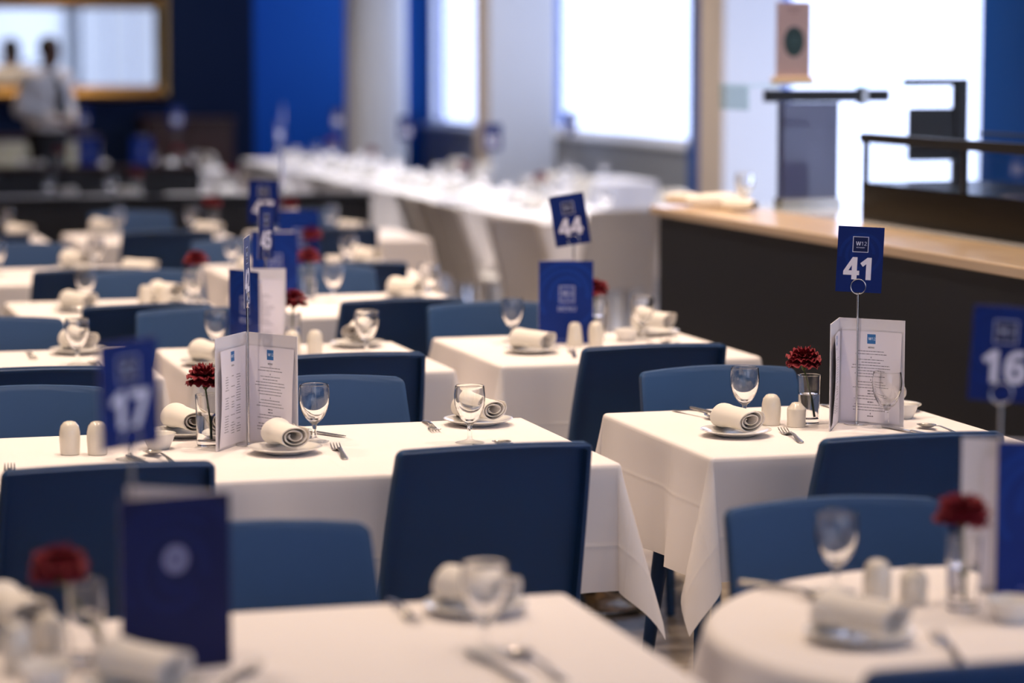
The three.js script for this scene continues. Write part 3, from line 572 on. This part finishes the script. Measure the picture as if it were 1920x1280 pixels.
// ------------------------------------------------------------------ serving bar on the right
{
  const b = proto('serving_bar');
  part(b, 'front_panel', boxAt(3.2, 3.23, 0, 1.0, -9.12, -2.4), M.charcoal);
  part(b, 'carcass', boxAt(3.23, 4.3, 0, 1.0, -9.12, -2.4), M.black);
  part(b, 'oak_ledge', (() => { const g = rbox(.32, .032, 6.76, .006, 3.33, 1.016, -5.765); return g; })(), phys({ map: M.oak.map, roughness: .3, clearcoat: .5, clearcoatRoughness: .15 }));
  part(b, 'white_worktop', boxAt(3.49, 4.3, 1.0, 1.03, -9.12, -2.4), phys({ color: lin(.72, .72, .74), roughness: .12, clearcoat: .5 }));
  place(b, [0, 0, 0], 0, 'long charcoal serving bar with an oak ledge behind table forty-one', 'bar');
  const c = proto('display_case'), z0 = -8.18, z1 = -3.4;
  part(c, 'plinth', boxAt(3.58, 4.02, 1.03, 1.155, z0, z1), phys({ color: lin(.008, .007, .0065), roughness: .25, specularIntensity: .15 }));
  part(c, 'top_rail', boxAt(3.57, 3.60, 1.288, 1.318, z0, z1), M.black); part(c, 'top_rail', boxAt(4.0, 4.025, 1.300, 1.318, z0, z1), M.black);
  part(c, 'top_glass', boxAt(3.60, 4.0, 1.308, 1.314, z0, z1), M.greenGlass);
  part(c, 'front_glass', boxAt(3.583, 3.589, 1.155, 1.300, z0, z1), M.pane); part(c, 'rear_glass', boxAt(4.01, 4.016, 1.155, 1.300, z0, z1), M.pane);
  for (const z of [z0 + .008, z0 + .75, z0 + 2.2, z1 - .008]) part(c, 'post', boxAt(3.582, 3.598, 1.155, 1.300, z - .008, z + .008), M.black);
  place(c, [0, 0, 0], 0, 'black glass display case standing on the bar at the right', 'display case');
  const gp = proto('glass_guard');
  part(gp, 'glass_shelf', boxAt(3.41, 4.07, 1.462, 1.472, -9.08, -8.80), M.greenGlass);
  part(gp, 'hanging_pane', boxAt(3.412, 3.420, 1.38, 1.462, -9.08, -8.80), M.greenGlass);
  part(gp, 'beam', boxAt(3.535, 4.01, 1.407, 1.450, -8.96, -8.92), M.black);
  part(gp, 'beam_bracket', boxAt(3.90, 3.92, 1.395, 1.462, -8.97, -8.91), M.steel);
  part(gp, 'glass_post', boxAt(3.607, 3.82, 1.03, 1.405, -9.0, -8.94), phys({ color: lin(.10, .12, .26), roughness: .08, clearcoat: 1, clearcoatRoughness: .02 }));
  part(gp, 'foot', boxAt(3.60, 3.83, 1.03, 1.06, -9.01, -8.93), M.steel);
  place(gp, [0, 0, 0], 0, 'glass sneeze guard with a black beam and blue reflective post on the bar', 'glass guard');
  const br = proto('black_bracket_stand');
  part(br, 'post', boxAt(4.184, 4.229, 1.03, 1.490, -8.77, -8.73), M.black); part(br, 'top_arm', boxAt(3.991, 4.184, 1.466, 1.490, -8.77, -8.73), M.black); part(br, 'dark_panel', boxAt(4.009, 4.184, 1.20, 1.386, -8.76, -8.74), M.black);
  place(br, [0, 0, 0], 0, 'black angular bracket stand rising behind the display case', 'stand');
  const ps = proto('poster_stand');
  const pt = canvasTex(256, 560, (x, w, h) => { x.fillStyle = '#b3a0a6'; x.fillRect(0, 0, w, h); x.fillStyle = '#8d7a7a'; x.fillRect(w * .3, h * .07, w * .4, h * .02); x.fillRect(w * .36, h * .12, w * .28, h * .015); x.fillStyle = '#1f3f48'; x.beginPath(); x.ellipse(w * .52, h * .52, w * .30, h * .20, 0, 0, 7); x.fill(); x.fillStyle = '#44646a'; x.fillRect(w * .38, h * .48, w * .28, h * .014); x.fillRect(w * .42, h * .53, w * .2, h * .014); });
  const pm = std({ map: pt, roughness: .6 });
  const pb = new THREE.Mesh(new THREE.BoxGeometry(.124, .27, .006), [M.pinkBoard, M.pinkBoard, M.pinkBoard, M.pinkBoard, pm, pm]); pb.name = 'board'; pb.position.set(0, .155, 0); ps.add(pb);
  part(ps, 'wooden_foot', rbox(.15, .024, .05, .003, 0, .012, 0), M.oak);
  place(ps, [3.64, 1.472, -8.94], -.2, 'pinkish poster with a dark teal oval in a wooden foot on the glass shelf', 'poster');
  // folded napkins and a goblet at the far end of the ledge
  const fold = seed => { const r = mulberry(seed), rows = []; for (let j = 0; j <= 8; j++) { const row = []; for (let i = 0; i <= 14; i++) { const a = i / 15 * Math.PI * 2, t = j / 8, k = Math.sin(Math.PI * (.08 + .84 * t)) ** .5; row.push(V(Math.cos(a) * .035 * k * (1 + .15 * Math.sin(3 * a + seed)), .026 + Math.sin(a) * .026 * k * (1 + .1 * Math.sin(2 * a + t * 4)), (t - .5) * .17)); } rows.push(row); } const m = new THREE.Mesh(sheet(rows, true), M.napkin); m.name = 'folded_napkin'; return m; };
  const f = [fold(1), fold(2), fold(3)];
  [[3.27, -9.05, .5, 'leftmost'], [3.30, -8.86, 1.0, 'second from the end'], [3.34, -8.68, .3, 'third from the end'], [3.38, -8.98, 1.4, 'by the wall side']].forEach(([x, z, ry, w], i) => place(f[i % 3], [x, 1.033, z], ry, `folded white napkin on the bar ledge, ${w}`, 'napkin', 'napkins on the bar'));
  place(P.goblet, [3.42, 1.033, -8.84], 0, 'clear goblet standing among napkins on the bar ledge', 'goblet', 'stemmed goblets');
}

// ------------------------------------------------------------------ white tables and chairs by the windows
{
  table('W1', 3.85, 4.50, -12.70, -14.40, 'the first window-side table', { seed: 1, drop: .3 });
  table('W2', 3.85, 4.50, -15.00, -16.70, 'the second window-side table', { seed: 2, drop: .3 });
  table('W3', 3.85, 4.60, -17.30, -19.00, 'the third window-side table', { seed: 3, drop: .3 });
  table('W5', 3.85, 4.75, -19.60, -20.90, 'the farthest window-side table', { seed: 0, drop: .3 });
  table('W6', 5.1, 5.8, -16.6, -17.3, 'the table under the wide window', { seed: 0, drop: .3 });
  const wc = (x, z, ry, w) => place(P.whiteChair, [x, 0, z], ry, `off-white moulded chair ${w}`, 'chair', 'off-white chairs');
  const ord = ['nearest', 'middle', 'farthest'];
  [['first', -13.0], ['second', -15.3], ['third', -17.6]].forEach(([w, z]) => ord.forEach((o, i) => { wc(3.40 + .03 * i, z - i * .56, -Math.PI / 2 + .1 - .08 * i, `on the left of the ${w} window-side table, ${o} one`); if (i < 2) wc(4.98, z - .2 - i * .7, Math.PI / 2, `on the right of the ${w} window-side table, ${o} one`); }));
  wc(3.42, -11.85, -1.2, 'standing free before the first window-side table'); wc(4.15, -12.30, .1, 'at the near end of the first window-side table'); wc(3.42, -20.2, -1.5, 'on the left of the farthest window-side table');
  const set = (k, x, z, w) => { G(x, z, k, w + ', first goblet'); G(x + .32, z - .2, k, w + ', second goblet'); PN(x + .1, z - .14, .5 + x, k, w); };
  set('W1', 4.0, -12.95, 'near end'); set('W1', 4.0, -13.6, 'middle'); set('W1', 4.05, -14.05, 'far end'); set('W2', 4.0, -15.3, 'near end'); set('W2', 4.0, -15.9, 'middle'); set('W2', 4.0, -16.4, 'far end'); set('W3', 4.0, -17.5, 'near end'); set('W3', 4.0, -18.1, 'middle'); set('W3', 4.0, -18.6, 'far end'); set('W5', 4.05, -19.8, 'near end'); set('W5', 4.05, -20.4, 'far end'); set('W6', 5.25, -16.8, 'at left');
  VA(4.3, -14.22, 'W1', 1); VA(4.25, -15.7, 'W2', 0); VA(4.3, -18.4, 'W3', 2); VA(4.5, -20.6, 'W5', 0);
  ST(4.02, -14.25, -.2, 'W1', '53'); ST(4.0, -16.15, -.2, 'W2', '55'); ST(4.15, -18.8, -.2, 'W3', '56'); ST(4.03, -20.2, 1.2, 'W5', '57'); ST(5.35, -17.05, .3, 'W6', '51');
}

// ------------------------------------------------------------------ banquettes and the dim tables at the back left
{
  const bench = (x0, x1, z, h, cap, label) => { const b = proto('banquette'); part(b, 'back_panel', rbox(x1 - x0, h, .10, .02, (x0 + x1) / 2, h / 2, z), M.black); part(b, 'cap_rail', boxAt(x0, x1, h, h + .025, z - .07, z + .07), cap); part(b, 'seat', rbox(x1 - x0, .45, .48, .03, (x0 + x1) / 2, .225, z - .30), M.black); place(b, [0, 0, 0], 0, label, 'bench'); };
  bench(-2.5, 3.3, -14.15, .80, M.black, 'black banquette bench with its back to the dining tables');
  bench(-2.5, 2.95, -17.6, .82, M.walnut, 'dark banquette bench with a brown wood cap rail further back');
  table('B1', 1.30, 2.31, -15.2, -15.9, 'the dim left table past the banquette', { seed: 1 });
  table('B2', 2.45, 3.20, -15.2, -15.9, 'the dim right table past the banquette', { seed: 2 });
  table('B3', 1.68, 2.56, -19.0, -19.7, 'the dim table before the waiter', { seed: 3 });
  table('B4', 2.66, 3.42, -19.0, -19.7, 'the dim table before the cabinet', { seed: 4 });
  for (const [k, x, z, w] of [['B1', 1.72, -15.5, 'at left'], ['B1', 2.08, -15.55, 'at right'], ['B2', 2.62, -15.45, 'at left'], ['B2', 2.98, -15.5, 'at right'], ['B3', 1.95, -19.3, 'at left'], ['B3', 2.4, -19.4, 'at right'], ['B4', 2.9, -19.35, 'at left'], ['B4', 3.2, -19.4, 'at right']]) { G(x, z, k, w); PN(x + .1, z + .06, x * 2, k, w); }
  VA(2.2, -15.35, 'B1', 0); VA(2.80, -15.6, 'B2', 1); VA(2.2, -19.2, 'B3', 2); VA(3.05, -19.15, 'B4', 0);
  menu([2.34, -19.25], [2.49, -19.22], [2.47, -19.32], TOP, 'small navy menu folder on the dim table before the waiter', 'cover', '');
  menu([2.72, -19.2], [2.87, -19.17], [2.85, -19.28], TOP, 'small navy menu folder on the dim table before the cabinet', 'cover', '');
  ST(2.42, -19.5, 0, 'B3', '61'); ST(3.1, -19.5, 0, 'B4', '63'); ST(3.1, -15.65, .9, 'B2', '59');
  // low cabinets at the mirror wall
  const cab = proto('low_cabinet'); part(cab, 'carcass', boxAt(3.40, 4.15, .06, .99, -23.48, -23.0), M.walnut); part(cab, 'top', boxAt(3.38, 4.17, .99, 1.02, -23.49, -22.97), M.walnut); part(cab, 'door', boxAt(3.42, 3.77, .09, .96, -23.0, -22.98), M.walnut); part(cab, 'door', boxAt(3.78, 4.13, .09, .96, -23.0, -22.98), M.walnut); part(cab, 'plinth', boxAt(3.42, 4.13, 0, .06, -23.46, -23.02), M.black);
  place(cab, [0, 0, 0], 0, 'dark brown wooden cabinet right of the waiter, against the darkened blue wall', 'cabinet');
  const wb = proto('white_sideboard'); part(wb, 'carcass', boxAt(1.7, 3.0, 0, .84, -23.48, -23.08), M.whitePaint); part(wb, 'top', boxAt(1.68, 3.02, .84, .87, -23.49, -23.06), M.walnut); for (let i = 0; i < 3; i++) part(wb, 'door', boxAt(1.72 + i * .43, 2.12 + i * .43, .05, .81, -23.08, -23.06), std({ color: lin(.55, .58, .45), roughness: .5 }));
  place(wb, [0, 0, 0], 0, 'pale low sideboard behind the waiter under the mirror', 'sideboard');
  // gilt mirror
  const mr = proto('wall_mirror'), x0 = 1.0, x1 = 3.545, y0 = 1.30, y1 = 1.965, W = .125, zf = ZM;
  part(mr, 'mirror_glass', boxAt(x0, x1, y0, y1, zf + .004, zf + .03), M.mirror);
  const prof = [[0, .03], [.012, .045], [.03, .04], [.045, .062], [.075, .085], [.095, .075], [.11, .05], [.125, .0]];
  const side = (ax, ay, bx, by, nx, ny) => sheet([0, 1].map(t => prof.map(([o, h]) => { const m = t ? 1 : -1, dx = Math.sign(bx - ax), dy = Math.sign(by - ay); return V((t ? bx : ax) + nx * o + dx * m * o, (t ? by : ay) + ny * o + dy * m * o, zf + h); })));
  for (const s of [[x0, y0, x1, y0, 0, -1], [x1, y1, x0, y1, 0, 1], [x1, y0, x1, y1, 1, 0], [x0, y1, x0, y0, -1, 0]]) part(mr, 'gilt_frame', side(...s), M.giltTwo ||= std({ color: lin(.30, .18, .06), roughness: .36, metalness: 1, side: THREE.DoubleSide }));
  for (const [x, y] of [[x1 + .06, y1 + .05], [x1 + .06, y0 - .06]]) { const g = new THREE.SphereGeometry(.05, 20, 14); g.scale(1, 1, .6); g.translate(x, y, zf + .08); part(mr, 'corner_boss', g, M.gilt); }
  place(mr, [0, 0, 0], 0, 'wide mirror in a heavy gilt frame on the darkened blue wall', 'mirror');
}

// ------------------------------------------------------------------ the waiter
{
  const cap = (p, a, b, ra, rb) => { const bx = b[0] - a[0], by = b[1] - a[1], bz = b[2] - a[2], px = p[0] - a[0], py = p[1] - a[1], pz = p[2] - a[2]; let t = (px * bx + py * by + pz * bz) / (bx * bx + by * by + bz * bz); t = t < 0 ? 0 : t > 1 ? 1 : t; return Math.hypot(px - bx * t, py - by * t, pz - bz * t) - (ra + (rb - ra) * t); };
  const ell = (p, c, r) => { const x = (p[0] - c[0]) / r[0], y = (p[1] - c[1]) / r[1], z = (p[2] - c[2]) / r[2], k = Math.hypot(x, y, z); return (k - 1) * Math.min(...r); };
  const smin = (a, b, k) => { const h = Math.max(k - Math.abs(a - b), 0) / k; return Math.min(a, b) - h * h * k / 4; };
  function nets(f, lo, hi, c) {   // surface nets
    const n = [0, 1, 2].map(i => Math.ceil((hi[i] - lo[i]) / c) + 1), val = new Float32Array(n[0] * n[1] * n[2]), id = new Int32Array(val.length).fill(-1), at = (i, j, k) => (k * n[1] + j) * n[0] + i;
    for (let k = 0; k < n[2]; k++) for (let j = 0; j < n[1]; j++) for (let i = 0; i < n[0]; i++) val[at(i, j, k)] = f([lo[0] + i * c, lo[1] + j * c, lo[2] + k * c]);
    const pos = [], idx = [];
    for (let k = 0; k < n[2] - 1; k++) for (let j = 0; j < n[1] - 1; j++) for (let i = 0; i < n[0] - 1; i++) {
      let cnt = 0, s = [0, 0, 0], m = 0; const q = []; for (let b = 0; b < 8; b++) { const v = val[at(i + (b & 1), j + (b >> 1 & 1), k + (b >> 2))]; q.push(v); if (v < 0) m++; }
      if (!m || m === 8) continue;
      for (let a = 0; a < 8; a++) for (const d of [1, 2, 4]) if (!(a & d)) { const b = a | d, va = q[a], vb = q[b]; if ((va < 0) !== (vb < 0)) { const t = va / (va - vb); for (let x = 0; x < 3; x++) { const ca = a >> x & 1, cb = b >> x & 1; s[x] += ca + (cb - ca) * t; } cnt++; } }
      id[at(i, j, k)] = pos.length / 3; pos.push(lo[0] + (i + s[0] / cnt) * c, lo[1] + (j + s[1] / cnt) * c, lo[2] + (k + s[2] / cnt) * c);
    }
    const quad = (a, b, d, e, w) => { if (a < 0 || b < 0 || d < 0 || e < 0) return; if (w) idx.push(a, b, d, a, d, e); else idx.push(a, d, b, a, e, d); };
    for (let k = 1; k < n[2] - 1; k++) for (let j = 1; j < n[1] - 1; j++) for (let i = 1; i < n[0] - 1; i++) {
      const v = val[at(i, j, k)] < 0;
      if (v !== val[at(i + 1, j, k)] < 0) quad(id[at(i, j - 1, k - 1)], id[at(i, j, k - 1)], id[at(i, j, k)], id[at(i, j - 1, k)], v);
      if (v !== val[at(i, j + 1, k)] < 0) quad(id[at(i - 1, j, k - 1)], id[at(i - 1, j, k)], id[at(i, j, k)], id[at(i, j, k - 1)], v);
      if (v !== val[at(i, j, k + 1)] < 0) quad(id[at(i - 1, j - 1, k)], id[at(i, j - 1, k)], id[at(i, j, k)], id[at(i - 1, j, k)], v);
    }
    const g = new THREE.BufferGeometry(); g.setAttribute('position', new THREE.Float32BufferAttribute(pos, 3)); g.setAttribute('uv', new THREE.Float32BufferAttribute(new Float32Array(pos.length / 3 * 2), 2)); g.setIndex(idx); g.computeVertexNormals(); return g;
  }
  const J = { pel: [0, .94, 0], wai: [0, 1.06, .01], che: [0, 1.30, .0], nk: [0, 1.44, .005], hd: [0, 1.555, .045], sh: [.185, 1.385, -.01], el: [.255, 1.13, -.03], wr: [.10, 1.035, .215], hip: [.085, .90, 0], kn: [.10, .49, .02], an: [.105, .09, -.01], toe: [.12, .04, .16] };
  const S = (p, s) => [p[0] * s, p[1], p[2]];
  const WR = s => s < 0 ? [-.12, 1.05, .21] : [.09, 1.01, .25];
  const torso = (p, o) => { let d = cap([p[0] * .72, p[1], p[2]], [0, .98, 0], [0, 1.28, .0], .118 + o, .135 + o); d = smin(d, cap(p, [-.13, 1.365, -.005], [.13, 1.365, -.005], .075 + o, .075 + o), .10); return smin(d, cap(p, [0, 1.38, 0], J.nk, .065 + o * .4, .055), .05); };
  const arms = (p, o) => { let d = 9; for (const s of [-1, 1]) d = Math.min(d, smin(cap(p, S(J.sh, s), S(J.el, s), .052 + o, .042 + o), cap(p, S(J.el, s), WR(s), .041 + o, .029 + o), .03)); return d; };
  const legs = (p, o) => { let d = cap([p[0] * .75, p[1], p[2]], [0, .90, -.005], [0, 1.0, 0], .115 + o, .112 + o); for (const s of [-1, 1]) d = smin(d, smin(cap(p, S(J.hip, s), S(J.kn, s), .080 + o, .056 + o), cap(p, S(J.kn, s), S(J.an, s), .056 + o, .045 + o), .04), .05); return d; };
  const head = p => { let d = ell(p, [0, 1.60, .05], [.072, .108, .092]); d = smin(d, ell(p, [0, 1.525, .075], [.050, .05, .055]), .04); d = smin(d, cap(p, [0, 1.40, 0], [0, 1.53, .03], .052, .05), .04); d = smin(d, ell(p, [0, 1.575, .145], [.012, .026, .020]), .014); d = smin(d, ell(p, [0, 1.54, .125], [.024, .009, .012]), .01); for (const s of [-1, 1]) { d = smin(d, ell(p, [s * .074, 1.58, .045], [.010, .030, .020]), .01); d = Math.max(d, -ell(p, [s * .030, 1.605, .142], [.014, .009, .012]) ); } return d; };
  const hand = s => { const w = WR(s), dir = s < 0 ? [.55, -.25, .80] : [-.25, -.15, .95], L = Math.hypot(...dir), e = dir.map(v => v / L), sd = s < 0 ? [.75, .1, -.5] : [.95, .1, .25]; const at = (a, b, u) => [w[0] + e[0] * a + sd[0] * b, w[1] + e[1] * a + sd[1] * b + u, w[2] + e[2] * a + sd[2] * b];
    return p => { let d = smin(cap(p, at(-.02, 0, 0), at(.03, 0, 0), .026, .026), cap(p, at(.07, -.02, 0), at(.07, .022, 0), .016, .016), .05); [[-.030, .060, .0082], [-.010, .070, .0086], [.010, .066, .0084], [.029, .052, .0078]].forEach(([b, l, r]) => { d = smin(d, Math.min(cap(p, at(.075, b, 0), at(.075 + l * .5, b * 1.1, -.004), r, r), cap(p, at(.075 + l * .5, b * 1.1, -.004), at(.075 + l * .85, b * 1.1, -.026), r, r * .85)), .006); }); const ts = -1; d = smin(d, Math.min(cap(p, at(.02, ts * .025, 0), at(.055, ts * .052, .008), .011, .010), cap(p, at(.055, ts * .052, .008), at(.085, ts * .050, .0), .010, .008)), .012); return d; }; };
  const g = proto('person');
  const body = mergeGeometries([
    nets(p => Math.min(smin(torso(p, 0), arms(p, 0), .03), smin(legs(p, 0), torso(p, 0), .05)), [-.42, .06, -.22], [.42, 1.47, .40], .014),
    nets(head, [-.12, 1.38, -.09], [.12, 1.75, .2], .005), nets(hand(-1), [-.30, .90, .12], [.16, 1.16, .46], .0045), nets(hand(1), [-.10, .86, .18], [.22, 1.14, .48], .0045)]);
  const skin = part(g, 'body', body, M.skin);
  part(g, 'shirt', nets(p => { let d = smin(torso(p, .016), arms(p, .013), .035); d = Math.max(d, .955 - p[1], p[1] - 1.455); return Math.max(d, -(cap(p, [0, 1.40, 0], [0, 1.6, .03], .055, .055))); }, [-.42, .93, -.24], [.42, 1.49, .34], .012), M.shirt);
  part(g, 'trousers', nets(p => Math.max(legs(p, .016), p[1] - 1.005, .07 - p[1]), [-.32, .05, -.24], [.32, 1.04, .24], .013), M.blackCloth);
  for (const s of [-1, 1]) part(g, 'shoe', nets(p => Math.max(smin(cap(p, [s * .105, .05, -.04], [s * .12, .045, .15], .05, .04), cap(p, [s * .105, .05, -.02], [s * .105, .11, -.01], .05, .05), .04), -p[1] + .0), [s * .12 - .1, -.01, -.14], [s * .12 + .1, .18, .24], .01), M.black);
  part(g, 'hair', nets(p => Math.max(Math.min(ell(p, [0, 1.628, .036], [.084, .098, .100])), -ell(p, [0, 1.565, .12], [.070, .085, .085]), 1.555 - p[1]), [-.11, 1.53, -.09], [.11, 1.75, .16], .006), M.hair);
  const tie = []; for (let j = 0; j <= 10; j++) { const t = j / 10, y = 1.425 - t * .36, w = t < .08 ? .026 : .022 + t * .04 * (t < .92 ? 1 : (1 - t) / .08), z = .115 + .080 * Math.sin(Math.min(1, t * 2.0) * 1.5) - .012 * t; tie.push({ x: 0, y, z, w, t: .005, d: 0 }); }
  part(g, 'tie', sheet(tie.map(s => { const r = []; for (let i = 0; i < 10; i++) { const a = i / 10 * Math.PI * 2; r.push(V(Math.cos(a) * s.w, s.y, s.z + Math.sin(a) * s.t)); } return r; }), true), M.blackCloth);
  for (const s of [-1, 1]) { const e = new THREE.SphereGeometry(.010, 14, 10); e.translate(s * .030, 1.604, .1275); const ey = part(g, 'eye', e, M.eyeWhite ||= std({ color: lin(.30, .27, .25), roughness: .3 })); const ir = new THREE.SphereGeometry(.0062, 12, 8); ir.translate(s * .031, 1.604, .1325); part(ey, 'iris', ir, M.dark); }
  place(g, [2.43, 0, -21.95], .62, 'person in white shirt, black tie and dark trousers standing before the mirror', 'person');
}
console.log('objects', scene.children.length);
renderer.render(scene, camera);
